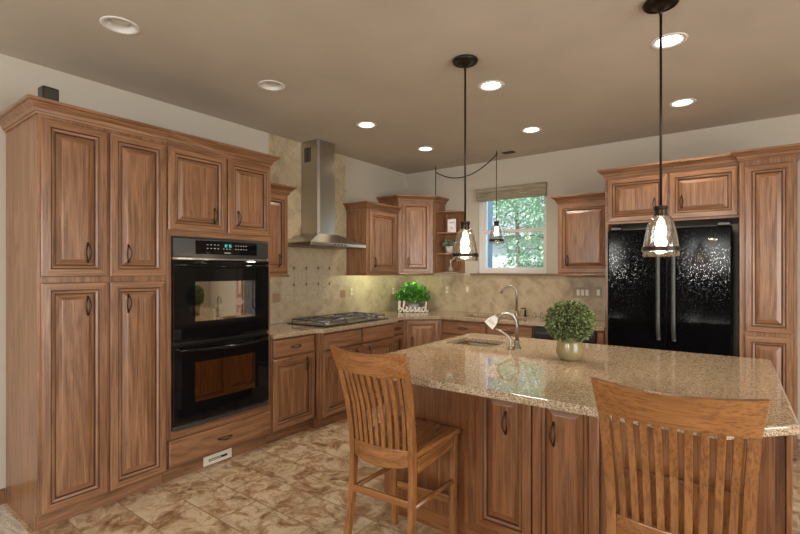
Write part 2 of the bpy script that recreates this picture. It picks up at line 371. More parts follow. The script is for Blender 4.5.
# window over the sink: frame, two sashes, panes, sill
wf = struct(M().box(WX0, YB+.05, WZ0, WX0+.055, YB+.13, WZ1, WHITE).box(WX1-.03, YB+.05, WZ0, WX1, YB+.13, WZ1, WHITE)
            .box(WX0+.055, YB+.05, WZ0, WX1-.03, YB+.13, WZ0+.05, WHITE).box(WX0+.055, YB+.05, WZ1-.04, WX1-.03, YB+.13, WZ1, WHITE).build('window_1', bevel=.003))
sx0, sx1 = WX0+.055, WX1-.03
M().box(sx0, YB+.085, 1.90, sx1, YB+.115, 1.94, WHITE).box(sx0, YB+.085, 1.94, sx0+.022, YB+.115, WZ1-.04, WHITE).box(sx1-.022, YB+.085, 1.94, sx1, YB+.115, WZ1-.04, WHITE).build('upper_sash', wf, bevel=.002)
M().box(sx0, YB+.055, 1.895, sx1, YB+.083, 1.93, WHITE).box(sx0, YB+.055, 1.455, sx0+.022, YB+.083, 1.895, WHITE).box(sx1-.022, YB+.055, 1.455, sx1, YB+.083, 1.895, WHITE).box(sx0+.022, YB+.055, 1.455, sx1-.022, YB+.083, 1.475, WHITE).build('lower_sash', wf, bevel=.002)
M().box(sx0+.022, YB+.098, 1.94, sx1-.022, YB+.101, WZ1-.04, PANE).box(sx0+.022, YB+.068, 1.475, sx1-.022, YB+.071, 1.895, PANE).build('pane', wf)
struct(M().box(WX0-.085, YB-.035, 1.383, WX1+.16, YB+.05, 1.405, mat('sill_wood', (.25, .14, .08), .4)).build('trim_1', bevel=.004))

# bamboo shade
sh = thing('window_shade', 'rolled woven bamboo shade across the top of the sink window', 'blind', (-2.122, YB-.002, 2.44))
M().box(-.428, -.052, -.055, .445, 0, 0, BAMBOO).build('headrail', sh, bevel=.003)
mm = M()
for k in range(5): mm.box(-.425, -.050+.004*(k % 2), -.076-.019*k, .442, -.012, -.0565-.019*k, BAMBOO)
mm.build('folded_slats', sh, bevel=.004)

# ================================================================ cabinets
RINGS = [(0, 0, 0), (0, .015, 0), (.005, .020, 0), (.042, .021, 0), (.047, .015, 1), (.051, .017, 0), (.062, .014, 0), (.0655, .006, 1), (.070, .006, 1), (.096, .0155, 0), (.101, .0165, 0)]
DRAW = [(0, 0, 0), (0, .012, 0), (.004, .017, 1), (.014, .021, 0)]
def rings(m, u0, z0, u1, z1, R, V, Hm, Cm, y=0):
    vs = []; fs = []; ms = []
    for d, o, g in R: vs += [(u0+d, y-o, z0+d), (u1-d, y-o, z0+d), (u1-d, y-o, z1-d), (u0+d, y-o, z1-d)]
    for i in range(len(R)-1):
        for k in range(4):
            a = i*4+k; b = i*4+(k+1) % 4
            fs.append((a, b, b+4, a+4)); ms.append(GZ if R[i+1][2] else (Hm if k in (0, 2) else V))
    e = (len(R)-1)*4; fs.append((e, e+1, e+2, e+3)); ms.append(Cm); fs.append((3, 2, 1, 0)); ms.append(V)
    m.add(vs, fs, ms); return m
def handle(parent, u, z, vert=True, y=-.0165):
    m = M(); l = .054
    for sgn in (-1, 1):
        pts = []
        for i in range(13):
            t = i/12; s = math.sin(PI*t); a = (t-.5)*2*l
            w_ = sgn*.012*s
            pts.append((u+w_, y-.004-.018*s**.7, z+a) if vert else (u+a, y-.004-.018*s**.7, z+w_))
        m.tube(pts, .0032, BRONZE, 8)
    for sgn in (-1, 1):
        q = (u, y, z+sgn*l) if vert else (u+sgn*l, y, z)
        m.tube([q, (q[0], y-.008, q[2])], .0055, BRONZE, 8)
    return m.build('handle', parent, smooth=True)
def door(root, u0, z0, u1, z1, hu=None, hz=None, V=None, Hm=None):
    V = V or WV; Hm = Hm or WH
    o = rings(M(), u0, z0, u1, z1, RINGS, V, Hm, V).build('door', root)
    if hu is not None: handle(o, hu, hz)
    return o
def drawer(root, u0, z0, u1, z1, hu=None, V=None, Hm=None):
    Hm = Hm or WH
    o = rings(M(), u0, z0, u1, z1, DRAW, Hm, Hm, Hm).build('drawer', root)
    if hu is not None: handle(o, hu, (z0+z1)/2, False, -.021)
    return o
CROWN = [(0, 0), (.008, 0), (.012, .012), (.015, .014), (.021, .032), (.040, .049), (.0435, .050), (.0455, .055), (.0465, .057), (.058, .060), (.058, .076), (0, .076)]
CRM = lambda n: ([WH, WH, GZ, WH, WH, WH, WH, GZ, WH, WH, WH, WH]*(n-1))+[WH, WH]
def crown(root, path, z): M().sweep(path, CROWN, CRM(len(path)), z).build('crown_molding', root)
def toe(root, u0, u1, y0=.055, d=.5): M().box(u0, y0, 0, u1, y0+.018, .0995, WH).build('toe_kick', root)
def lrail(root, path, z): M().sweep(path, [(0, 0), (.010, .004), (.012, .012), (.004, .026), (0, .026)], WH, z).build('light_rail', root)
D = .585
LX = XW+.59; BY = YB-.59
# left pantry (two over two)
r = thing('pantry_cabinet', 'tall four-door wooden pantry cabinet nearest the camera, beside the double oven', 'cabinet', (LX, .82, 0), PI/2)
M().box(0, 0, .10, .694, D, 2.30, WV).box(0, .055, 0, .018, D, .10, WV).build('body', r)
toe(r, .018, .694)
door(r, .012, 1.405, .336, 2.275, .232, 1.545); door(r, .352, 1.405, .688, 2.275, .452, 1.545)
door(r, .012, .105, .336, 1.372, .232, 1.235); door(r, .352, .105, .688, 1.372, .452, 1.235)
crown(r, [(0, D), (0, 0), (.694, 0)], 2.295)
# oven cabinet
r = thing('oven_cabinet', 'tall wooden cabinet housing the double oven, with two doors above and a drawer below', 'cabinet', (LX, 1.516, 0), PI/2)
M().box(0, 0, .10, .032, D, 1.675, WV).box(.812, 0, .10, .844, D, 1.675, WV).box(.032, 0, .10, .812, D, .352, WH).box(0, 0, 1.675, .844, D, 2.30, WH).box(.032, D-.02, .352, .812, D, 1.675, WV).build('body', r)
toe(r, 0, .844)
door(r, .006, 1.715, .438, 2.275, .338, 1.835); door(r, .452, 1.715, .838, 2.275, .535, 1.835)
drawer(r, .006, .112, .838, .298, .42)
crown(r, [(0, 0), (.844, 0), (.844, D)], 2.295)
# base with one drawer and one door
r = thing('base_cabinet', 'narrow wooden base cabinet with one drawer over one door, right of the double oven', 'cabinet', (LX, 2.364, 0), PI/2)
M().box(0, 0, .10, .490, D, .876, WV).build('body', r); toe(r, 0, .490)
drawer(r, .014, .715, .470, .865, .25); door(r, .014, .115, .470, .700, .375, .625)
# cooktop base
r = thing('base_cabinet', 'wide wooden base cabinet projecting under the gas cooktop', 'cabinet', (XW+.66, 2.858, 0), PI/2)
M().box(0, 0, .10, 1.088, .655, .876, WV).box(0, .055, 0, .018, .655, .10, WV).build('body', r); toe(r, .018, 1.088)
drawer(r, .025, .715, .542, .865); drawer(r, .556, .715, 1.070, .865)
door(r, .025, .115, .542, .700, .45, .62); door(r, .556, .115, 1.070, .700, .65, .62)
# slim base
r = thing('base_cabinet', 'slim wooden base cabinet between the cooktop base and the diagonal corner base', 'cabinet', (LX, 3.95, 0), PI/2)
M().box(0, 0, .10, .262, D, .876, WV).build('body', r); toe(r, 0, .262)
drawer(r, .012, .715, .250, .865, .131); door(r, .012, .115, .250, .700, .17, .62)
def loc45(ox, oy, pts):
    c = math.cos(-PI/4); s = math.sin(-PI/4)
    return [((x-ox)*c-(y-oy)*s, (x-ox)*s+(y-oy)*c) for x, y in pts]
# diagonal corner base
ox, oy = XW+.61-.0141, YB-.91+.0141
r = thing('corner_base_cabinet', 'diagonal corner base cabinet with a single raised-panel door, below the blessed sign', 'cabinet', (ox, oy, 0), PI/4)
M().prism(loc45(ox, oy, [(XW+.59, YB-.910), (XW+.912, YB-.59), (XW+.912, YB-.006), (XW+.006, YB-.006), (XW+.006, YB-.910)]), .10, .876, WV).build('body', r)
toe(r, 0, .43)
door(r, .022, .115, .403, .865, .09, .62)
# sink base
r = thing('base_cabinet', 'wooden sink base cabinet under the window with two false drawer fronts', 'cabinet', (-2.72, BY, 0))
m = M().box(0, 0, .10, .018, D, .876, WV).box(1.077, 0, .10, 1.095, D, .876, WV).box(.018, 0, .10, 1.077, .02, .876, WH).box(.018, .02, .10, 1.077, D, .118, WV)
m.build('body', r); toe(r, 0, 1.095)
drawer(r, .02, .715, .565, .860, .29); drawer(r, .582, .715, 1.085, .860, .83)
door(r, .02, .115, .565, .700, .47, .62); door(r, .582, .115, 1.085, .700, .68, .62)
# dishwasher
r = thing('dishwasher', 'black dishwasher under the back counter, mostly hidden behind the potted boxwood', 'dishwasher', (-1.622, BY, 0))
M().box(.004, 0, .10, .598, .56, .872, BLACKM).build('tub', r)
M().box(.006, -.025, .12, .596, 0, .755, BLACK).build('door', r, bevel=.004)
M().box(.006, -.032, .76, .596, 0, .868, BLACKM).box(.03, -.036, .80, .57, -.031, .82, GREYT).build('control_panel', r, bevel=.003)
# filler
r = thing('base_cabinet', 'narrow wooden filler cabinet between the dishwasher and the refrigerator panel', 'cabinet', (-1.022, BY, 0))
M().box(0, 0, .10, .080, D, .876, WV).build('body', r); toe(r, 0, .080)
rings(M(), .006, .115, .076, .865, DRAW, WV, WV, WV).build('front_panel', r)

# upper cabinets
UX = XW+.31; UD = .305
r = thing('wall_cabinet', 'narrow one-door wall cabinet between the oven cabinet and the range hood', 'cabinet', (UX, 2.364, 0), PI/2)
M().box(0, 0, 1.405, .412, UD, 2.145, WV).build('body', r)
door(r, .012, 1.42, .398, 2.125, .30, 1.53); crown(r, [(0, 0), (.412, 0), (.412, UD)], 2.14); lrail(r, [(0, 0), (.412, 0), (.412, UD)], 1.381)
r = thing('wall_cabinet', 'one-door wall cabinet just right of the range hood', 'cabinet', (UX, 3.90, 0), PI/2)
M().box(0, 0, 1.405, .598, UD, 2.145, WV).build('body', r)
door(r, .045, 1.42, .545, 2.125, .13, 1.535); crown(r, [(0, UD), (0, 0), (.598, 0)], 2.14); lrail(r, [(0, UD), (0, 0), (.598, 0)], 1.381)
ox, oy = XW+.33-.0141, YB-.61+.0141
r = thing('corner_wall_cabinet', 'taller diagonal corner wall cabinet with a single door and crown molding', 'cabinet', (ox, oy, 0), PI/4)
pts = [(XW+.006, YB-.62), (XW+.31, YB-.62), (XW+.62, YB-.31), (XW+.62, YB-.006), (XW+.006, YB-.006)]
lp = loc45(ox, oy, pts)
M().prism(lp, 1.405, 2.30, WV).build('body', r)
door(r, .022, 1.42, .380, 2.28, .105, 1.545)
crown(r, [lp[0], lp[1], lp[2], lp[3]], 2.295); lrail(r, [lp[1], lp[2]], 1.381)
# open end shelf
sx = XW+.624
r = thing('corner_shelf', 'open wooden end shelf unit with curved shelves beside the diagonal corner cabinet', 'shelf', (sx, YB-.005, 0))
M().box(0, -.014, 1.405, .285, 0, 2.19, WV).build('back_panel', r)
M().box(0, -.23, 1.405, .012, -.014, 2.19, WV).build('side_panel', r)
for z in (1.405, 1.640, 1.905, 2.172):
    out = [(.012, -.014), (.012, -.225)]+[(.012+.27*math.sin(t*PI/16), -.014-.211*math.cos(t*PI/16)) for t in range(1, 8)]+[(.282, -.014)]
    M().prism(out[::-1], z, z+.018, WH).build('shelf_board', r, bevel=.003)
# right upper
r = thing('wall_cabinet', 'one-door wall cabinet between the window and the refrigerator', 'cabinet', (-1.468, YB-.31, 0))
M().box(0, 0, 1.405, .524, UD, 2.145, WV).build('body', r)
door(r, .012, 1.42, .510, 2.125, .105, 1.54); crown(r, [(0, UD), (0, 0), (.524, 0)], 2.14); lrail(r, [(0, UD), (0, 0), (.524, 0)], 1.381)
# refrigerator surround
r = thing('refrigerator_cabinet', 'two-door wooden cabinet above the black refrigerator with a full-height side panel', 'cabinet', (-.940, YB-.62, 0))
M().box(0, 0, 1.865, .995, .614, 2.30, WH).box(0, 0, 0, .026, .614, 1.865, WV).build('body', r)
door(r, .022, 1.882, .500, 2.275, .405, 2.02); door(r, .514, 1.882, .988, 2.275, .605, 2.02)
M().sweep([(0, .25), (0, 0), (.996, 0)], CROWN, CRM(3), 2.295).build('crown_molding', r)
# right pantry
r = thing('pantry_cabinet', 'tall narrow wooden pantry cabinet right of the refrigerator', 'cabinet', (.057, YB-.665, 0))
M().box(0, 0, .10, .345, .659, 2.305, WV).build('body', r); toe(r, 0, .345)
door(r, .032, .965, .322, 2.255); door(r, .032, .115, .322, .932)
crown(r, [(0, .05), (0, 0), (.345, 0), (.345, .659)], 2.30)

# ================================================================ refrigerator
r = thing('refrigerator', 'black side-by-side refrigerator with two long handles', 'refrigerator', (-.905, YB-.69, 0))
M().box(.004, .075, .03, .915, .66, 1.79, BLACKM).box(.02, .09, 0, .90, .60, .03, BLACKM).build('case', r)
for a, b, hx in ((.0, .462, .408), (.468, .918, .520)):
    o = M().box(a, 0, .09, b, .07, 1.80, FRIDGE).build('door', r, bevel=.014, seg=4)
    hm = M(); z0, z1 = .845, 1.72
    pts = []
    for i in range(25):
        t = i/24; e = min(t, 1-t)*8; k = math.sin(min(1, e)*PI/2)
        pts.append((hx, -.004-.052*k, z0+(z1-z0)*t))
    vs = []
    for p in pts:
        vs += [(p[0]-.016, p[1]-.006, p[2]), (p[0]-.009, p[1]-.014, p[2]), (p[0]+.009, p[1]-.014, p[2]), (p[0]+.016, p[1]-.006, p[2]), (p[0]+.014, p[1]+.006, p[2]), (p[0]-.014, p[1]+.006, p[2])]
    n_ = len(pts); hm.add(vs, [(i*6+k, i*6+(k+1) % 6, i*6+6+(k+1) % 6, i*6+6+k) for i in range(n_-1) for k in range(6)]+[(0, 1, 2, 3, 4, 5), tuple((n_-1)*6+5-k for k in range(6))], FHAND)
    hm.build('handle', o, smooth=True)
    if a > .1:
        lo = M().lathe([(0, .003), (.026, .003), (.030, 0)], (0, 0, 0), mat('chrome_badge', (.75, .75, .76), .15, 1), 28).build('badge', o, smooth=True, loc=(.79, -.001, 1.69), rot=(PI/2, 0, 0)); lo.scale = (1, .42, 1)
M().box(.03, -.005, 1.802, .11, .10, 1.825, GREYT).build('hinge_cover', r, bevel=.004)
M().box(.82, -.005, 1.802, .90, .10, 1.825, GREYT).build('hinge_cover', r, bevel=.004)
M().box(.01, .012, .012, .91, .07, .085, BLACKM).build('kick_grille', r)

# ================================================================ double oven
r = thing('double_oven', 'black built-in double wall oven with bowed handles', 'oven', (LX, 1.551, 0), PI/2)
OW = .774
M().box(.004, 0, .356, OW-.004, .54, 1.668, BLACKM).build('case', r)
m = M(); n_ = 24; vs = []   # bowed fascia
for i in range(n_+1):
    t = i/n_; u = OW*t; b_ = math.sin(PI*t); zb = 1.538-.012*b_; yo = -.022-.022*b_
    vs += [(u, 0, zb), (u, yo, zb), (u, yo+.002, 1.660), (u, yo+.012, 1.670), (u, 0, 1.670)]
m.add(vs, [(i*5+k, i*5+5+k, i*5+5+(k+1) % 5, i*5+(k+1) % 5) for i in range(n_) for k in range(5)]+[(0, 1, 2, 3, 4), tuple(n_*5+4-k for k in range(5))], GREYT)
cp = m.build('control_panel', r, smooth=False)
def fasc(u): return -.022-.022*math.sin(PI*u/OW)
m = M(); vs = []
for i in range(17):
    u = .15+.505*i/16; vs += [(u, fasc(u)-.0025, 1.556), (u, fasc(u)-.0015, 1.652), (u, fasc(u)+.004, 1.652), (u, fasc(u)+.004, 1.556)]
m.add(vs, [(i*4+k, i*4+4+k, i*4+4+(k+1) % 4, i*4+(k+1) % 4) for i in range(16) for k in range(4)]+[(0, 1, 2, 3), (67, 66, 65, 64)], BLACK)
m.build('display_glass', cp)
for gx in (.235, .262, .289, .316, .46, .483, .506, .529, .552):
    for gz in (1.598, 1.624): M().box(gx-.005, fasc(gx)-.0045, gz-.002, gx+.005, fasc(gx)-.0025, gz+.002, PRINT).build('button', cp)
for gx in (.36, .385, .41): M().box(gx-.005, fasc(gx)-.0045, 1.596, gx+.005, fasc(gx)-.0025, 1.600, PRINT).build('button', cp)
M().box(.365, fasc(.39)-.0045, 1.566, .415, fasc(.39)-.0025, 1.571, PRINT).build('badge', cp)
SEG = {'1': 'bc', '2': 'abged', '5': 'afgcd'}
m = M()
def seg7(ch, x, z, w=.009, h=.018, t=.0022):
    y = fasc(x)
    pos = {'a': (0, h, w, h), 'd': (0, 0, w, 0), 'g': (0, h/2, w, h/2), 'f': (0, h/2, 0, h), 'b': (w, h/2, w, h), 'e': (0, 0, 0, h/2), 'c': (w, 0, w, h/2)}
    for q in SEG[ch]:
        a = pos[q]; m.box(x+a[0]-t/2, y-.0045, z+a[1]-t/2, x+a[2]+t/2, y-.0025, z+a[3]+t/2, DISP)
for i, ch in enumerate('1215'): seg7(ch, .362+.015*i+(.004 if i > 1 else 0), 1.612)
m.build('clock_digits', cp)
def odoor(z0, z1, wz0, wz1, hz):
    m = M(); n_ = 24; vs = []
    for i in range(n_+1):
        t = i/n_; u = .002+(OW-.004)*t; b_ = math.sin(PI*t); yo = -.030-.012*b_
        vs += [(u, 0, z0), (u, yo+.004, z0-.006*b_), (u, yo, z0+.012), (u, yo, z1-.008), (u, yo+.006, z1), (u, 0, z1)]
    m.add(vs, [(i*6+k, i*6+6+k, i*6+6+(k+1) % 6, i*6+(k+1) % 6) for i in range(n_) for k in range(6)]+[(0, 1, 2, 3, 4, 5), tuple(n_*6+5-k for k in range(6))], BLACK)
    d = m.build('door', r)
    f = lambda u: -.030-.012*math.sin(PI*(u-.002)/(OW-.004))
    m = M(); vs = []; n_ = 16
    for i in range(n_+1):
        u = .147+.49*i/n_; vs += [(u, f(u)-.0015, wz0), (u, f(u)-.0015, wz1), (u, f(u)+.006, wz1), (u, f(u)+.006, wz0)]
    m.add(vs, [(i*4+k, i*4+4+k, i*4+4+(k+1) % 4, i*4+(k+1) % 4) for i in range(n_) for k in range(4)]+[(0, 1, 2, 3), (n_*4+3, n_*4+2, n_*4+1, n_*4)], OVENGLASS)
    m.build('oven_window', d)
    pts = [(.035, f(.035)+.002, hz), (.036, f(.035)-.028, hz)]+[(.045+.685*t/14, f(.4)-.018-.028*math.sin(PI*t/14), hz-.012*math.sin(PI*t/14)) for t in range(15)]+[(OW-.036, f(.035)-.028, hz), (OW-.035, f(.035)+.002, hz)]
    M().tube(pts, .011, BLACK, 12).build('handle', d, smooth=True)
    return d
odoor(.955, 1.512, 1.085, 1.362, 1.478)
odoor(.392, .930, .525, .800, .898)
M().box(.0, -.028, .353, OW, 0, .384, GREYT).build('lower_trim', r, bevel=.005)
M().box(.0, -.018, 1.516, OW, 0, 1.530, STEEL).build('vent_strip', r)

# ================================================================ countertops
cf = XW+.635
out = [(XW+.004, 2.366), (cf, 2.366), (cf, 2.775), (cf+.02, 2.815), (cf+.070, 2.85), (cf+.070, 3.955), (cf+.03, 3.985), (cf, 4.02), (cf, 4.205), (XW+.925, YB-.635), (-.942, YB-.635), (-.942, YB-.004), (XW+.004, YB-.004)]
sinkh = [(-2.52, 4.60), (-1.78, 4.60), (-1.78, 4.93), (-2.52, 4.93)]
o = M().prism(out, .878, .915, STONE, [sinkh]).build('countertop', bevel=.007, seg=3)
tag(o, 'speckled beige quartz countertop running along the left and back walls', 'countertop')
rec = [(-1.70, 2.86), (-1.33, 2.86), (-1.33, 3.20), (-1.70, 3.20)]
isl = [(-1.765, 2.05), (-1.555, 1.84), (-.01, 1.84), (.192, 2.05), (.192, 3.435), (-1.765, 3.435)]
o = M().prism(isl, .878, .915, STONE, [rec]).build('countertop', bevel=.008, seg=3)
tag(o, 'large speckled beige quartz island top with clipped corners and a small sink', 'countertop')
def basin(name, x0, y0, x1, y1, dp, label, bevel=.02):
    m = M(); t = .003; z1 = .876; z0 = z1-dp; f = .018
    vs = [(x0-f, y0-f, z1), (x1+f, y0-f, z1), (x1+f, y1+f, z1), (x0-f, y1+f, z1), (x0, y0, z1), (x1, y0, z1), (x1, y1, z1), (x0, y1, z1)]
    i = .02
    vs += [(x0+i, y0+i, z0), (x1-i, y0+i, z0), (x1-i, y1-i, z0), (x0+i, y1-i, z0)]
    fs = [(0, 1, 5, 4), (1, 2, 6, 5), (2, 3, 7, 6), (3, 0, 4, 7), (4, 5, 9, 8), (5, 6, 10, 9), (6, 7, 11, 10), (7, 4, 8, 11), (8, 9, 10, 11)]
    m.add(vs, fs, STEEL); root = thing(name, label, 'sink', (0, 0, 0))
    m.build('bowl', root, bevel=bevel, seg=4)
    M().lathe([(0, .002), (.02, .002), (.035, .006), (.042, .003)], ((x0+x1)/2, (y0+y1)/2, z0), NICKEL, 24).build('drain', root, smooth=True)
basin('kitchen_sink', -2.51, 4.61, -1.79, 4.92, .19, 'undermount stainless sink in the back counter beneath the window')
basin('bar_sink', -1.69, 2.87, -1.34, 3.19, .16, 'small undermount stainless sink set into the island top')

# ================================================================ backsplash
o = M().box(XW, 2.366, .916, XW+.003, 2.80, 1.43, TL).box(XW, 2.80, .916, XW+.003, 3.885, H, TL).box(XW, 3.885, .916, XW+.003, YB, 1.43, TL).build('tile_backsplash')
o.location.x = .0003
tag(o, 'travertine tile backsplash on the left wall rising to the ceiling behind the hood', 'backsplash')
m = M()
for j in range(2):
    for i in range(4):
        y0 = 2.945+.170*i; z0 = 1.123+.170*j
        m.box(XW+.0035, y0+.002, z0+.002, XW+.007, y0+.168, z0+.168, TSQ)
m.build('square_tiles', o, bevel=.002)
for j in range(2):
    for i in range(4):
        y, z = 3.03+.170*i+.08, 1.293+.170*j; q = .022; dd = .008
        mm = M().add([(XW+dd, y-q*.75, z), (XW+dd, y, z-q), (XW+dd, y+q*.75, z), (XW+dd, y, z+q), (XW+.004, y-q*.8, z), (XW+.004, y, z-q*1.05), (XW+.004, y+q*.8, z), (XW+.004, y, z+q*1.05)], [(0, 1, 2, 3), (0, 4, 5, 1), (1, 5, 6, 2), (2, 6, 7, 3), (3, 7, 4, 0)], TDIA)
        mm = M(); mm.add([(XW+dd, y-q*.75, z), (XW+dd, y, z-q), (XW+dd, y+q*.75, z), (XW+dd, y, z+q), (XW+.004, y-q*.8, z), (XW+.004, y, z-q*1.05), (XW+.004, y+q*.8, z), (XW+.004, y, z+q*1.05)], [(0, 1, 2, 3), (0, 4, 5, 1), (1, 5, 6, 2), (2, 6, 7, 3), (3, 7, 4, 0)], TDIA)
        mm.build('diamond_insert', o)
for y in (2.845, 3.795): M().box(XW+.0035, y, 1.125, XW+.007, y+.085, 1.212, TRED).build('terracotta_insert', o, bevel=.002)
o = M().box(XW+.004, YB-.003, .916, -.943, YB-.0004, 1.382, TB).build('tile_backsplash')
tag(o, 'travertine tile backsplash on the back wall below the window', 'backsplash')

# ================================================================ range hood
r = thing('range_hood', 'stainless chimney range hood mounted above the gas cooktop', 'range hood', (XW+.0075, 3.335, 0))
hd, hw = .44, .40
m = M(); cz0, cz1 = 1.81, H-.003; cw, cdp = .128, .26
out = [(0, -cw), (cdp-.02, -cw), (cdp, -cw+.02), (cdp, cw-.02), (cdp-.02, cw), (0, cw)]
m.prism(out, cz0, 2.35, STEEL); m.prism([(x*.985, y*.985) for x, y in out], 2.35, cz1, STEEL)
ch = m.build('chimney', r)
m = M()
for k in range(5): m.box(.05+.02*k, -cw*.985-.0025, 2.56, .061+.02*k, -cw*.985-.0005, 2.71, BLACKM)
m.build('vent_slots', ch)
m = M()
vs = [(0, -hw, 1.715), (hd, -hw, 1.715), (hd, hw, 1.715), (0, hw, 1.715), (0, -cw-.01, 1.815), (cdp+.01, -cw-.01, 1.815), (cdp+.01, cw+.01, 1.815), (0, cw+.01, 1.815)]
m.add(vs, [(0, 1, 5, 4), (1, 2, 6, 5), (2, 3, 7, 6), (3, 0, 4, 7), (4, 5, 6, 7), (3, 2, 1, 0)], STEEL)
m.build('canopy', r)
m = M().box(0, -hw, 1.682, hd, hw, 1.715, STEEL); rim = m.build('rim', r, bevel=.003)
m = M()
for k in range(4): m.lathe([(0, .004), (.008, .004), (.009, 0)], (0, 0, 0), NICKEL, 12)
M().box(.03, -hw+.03, 1.677, hd-.03, -.01, 1.681, GREYT).build('grease_filter', r); M().box(.03, .01, 1.677, hd-.03, hw-.03, 1.681, GREYT).build('grease_filter', r)
for k in range(4):
    M().box(hd+.001, -.09+.05*k, 1.692, hd+.006, -.065+.05*k, 1.704, BLACKM).build('button', r, bevel=.001)

# ================================================================ gas cooktop
CT = (-3.26, 3.415, .9165)
r = thing('gas_cooktop', 'black and stainless gas cooktop with cast iron grates', 'cooktop', CT); r.scale = (1, 1.03, 1)
M().box(-.262, -.47, 0, .262, .47, .007, BLACK).build('tray', r, bevel=.003)
M().box(-.235, -.44, .0075, .235, .44, .010, STEEL).build('spill_plate', r)
burn = [(-.12, -.31, .04), (.12, -.31, .034), (0, 0, .052), (-.12, .29, .036), (.12, .26, .04)]
for x, y, q in burn:
    b_ = M().lathe([(q*1.15, 0), (q*1.15, .008), (q*.9, .016)], (x, y, .0105), NICKEL, 24).build('burner', r, smooth=True)
    M().lathe([(0, .026), (q*.75, .026), (q*.85, .022), (q*.85, .016), (0, .016)], (x, y, .0105), IRON, 24).build('burner_cap', b_, smooth=True)
for gy in (-.295, 0, .295):
    m = M(); a, b_ = gy-.138, gy+.138; z = .045
    for q in ([(-.225, a), (.225, a)], [(-.225, b_), (.225, b_)], [(-.225, a), (-.225, b_)], [(.225, a), (.225, b_)], [(0, a), (0, b_)]):
        m.tube([(q[0][0], q[0][1], z), (q[1][0], q[1][1], z)], .0065, IRON, 8)
    for cx_ in ((-.12, .12) if gy else (0,)):
        for k in range(4):
            an = PI/4+k*PI/2; m.tube([(cx_+.03*math.cos(an), gy+.03*math.sin(an), z+.002), (cx_+.105*math.cos(an), gy+.13*math.sin(an), z)], .0058, IRON, 8)
        m.tube([(cx_-.1, gy, z), (cx_-.025, gy, z+.002)], .0055, IRON, 8); m.tube([(cx_+.1, gy, z), (cx_+.025, gy, z+.002)], .0055, IRON, 8)
    for x in (-.225, .225):
        for y in (a, b_): m.tube([(x, y, z), (x, y, .0105)], .006, IRON, 8)
    m.build('grate', r, smooth=True)
for k in range(5):
    M().lathe([(.017, 0), (.016, .018), (.013, .021), (0, .021)], (-.14+.07*k, .405, .0105), BLACKM, 18).build('knob', r, smooth=True)

# ================================================================ island
r = thing('island_cabinet', 'dark wooden kitchen island base with doors under the seating overhang', 'island')
x0, x1, y0, y1 = -1.69, .160, 2.15, 3.385
M().box(x0, y0, .10, x1, y0+.02, .876, IV).box(-1.62, y0, 0, x1, y0+.02, .10, IH).box(x1-.02, y0+.02, 0, x1, y1, .876, IV).box(x0, y0+.02, .10, x0+.02, y1, .876, IV).box(x0+.02, y1-.02, .10, x1-.02, y1, .876, IV).box(x0+.02, y0+.02, .10, x1-.02, y1-.02, .12, IV).build('body', r)
M().box(-1.62, y0+.02, 0, -1.60, y1-.06, .0995, IH).box(-1.60, y1-.08, 0, x1-.02, y1-.06, .0995, IH).build('toe_kick', r)
M().box(x1+.001, y0-.022, 0, x1+.019, y0+.30, .876, IV).build('corner_post', r, bevel=.003)
def idoor(rotz, ox, oy, u0, z0, u1, z1, hu, hz, V=IV, Hm=IH):
    o = rings(M(), u0, z0, u1, z1, RINGS, V, Hm, V).build('door', r); o.location = (ox, oy, 0); o.rotation_euler = (0, 0, rotz); handle(o, hu, hz); return o
idoor(0, 0, y0-.001, -1.074, .118, -.778, .862, -.905, .680)
idoor(0, 0, y0-.001, -.772, .118, -.470, .862, -.668, .675)
M().box(-.460, y0-.012, 0, x1-.03, y0-.001, .876, IV).build('back_panel', r, bevel=.002)
for k in range(2): idoor(-PI/2, x0-.001, y1, .03+.59*k, .118, .60+.59*k, .862, .12+.9*k, .68)
for k in range(3): idoor(PI, x1, y1+.001, .03+.60*k, .118, .61+.60*k, .862, .12+.6*k, .68)

# ================================================================ faucets
def faucet(name, label, x, y, z, h, reach, rad, dirv, lever=True):
    r = thing(name, label, 'faucet', (x, y, z))
    M().lathe([(0, .0), (.027, 0), (.027, .006), (.019, .012), (.016, .05), (.014, .055)], (0, 0, 0), NICKEL, 24).build('base', r, smooth=True)
    R = reach/2; pts = [(0, 0, .04), (0, 0, h-R)]
    pts += [(dirv[0]*(R-R*math.cos(a)), dirv[1]*(R-R*math.cos(a)), h-R+R*math.sin(a)) for a in [PI*k/16 for k in range(1, 15)]]
    lx = pts[-1]; pts.append((lx[0]+dirv[0]*.008, lx[1]+dirv[1]*.008, lx[2]-.035))
    M().tube(pts, rad, NICKEL, 14).build('spout', r, smooth=True)
    return r
f1 = faucet('faucet', 'gooseneck faucet on the island with a white tag hanging from it', -1.165, 2.93, .9152, .232, .135, .012, (-1, -.1))
m = M().tube([(0, -.012, .03), (.0, -.04, .045), (.01, -.075, .075)], .006, NICKEL, 10); m.build('lever', f1, smooth=True)
r = thing('filtered_water_tap', 'short curved nickel tap in front of the island gooseneck faucet', 'faucet', (-1.185, 2.87, .9152))
M().lathe([(0, 0), (.02, 0), (.02, .008), (.012, .014), (.011, .035)], (0, 0, 0), NICKEL, 20).build('base', r, smooth=True)
M().tube(smooth_path([(0, 0, .02), (0, 0, .06), (-.02, 0, .085), (-.06, 0, .11), (-.105, 0, .125)], 5), .0075, NICKEL, 12).build('spout', r, smooth=True)
o = M(); vs = [(-.065, 0, -.03), (-.035, 0, -.005), (.0, 0, .012), (.022, 0, .0), (.03, 0, -.015), (.012, 0, -.055), (-.01, .004, -.085), (-.04, .003, -.058)]
o.add(vs, [tuple(range(8))], PAPER)
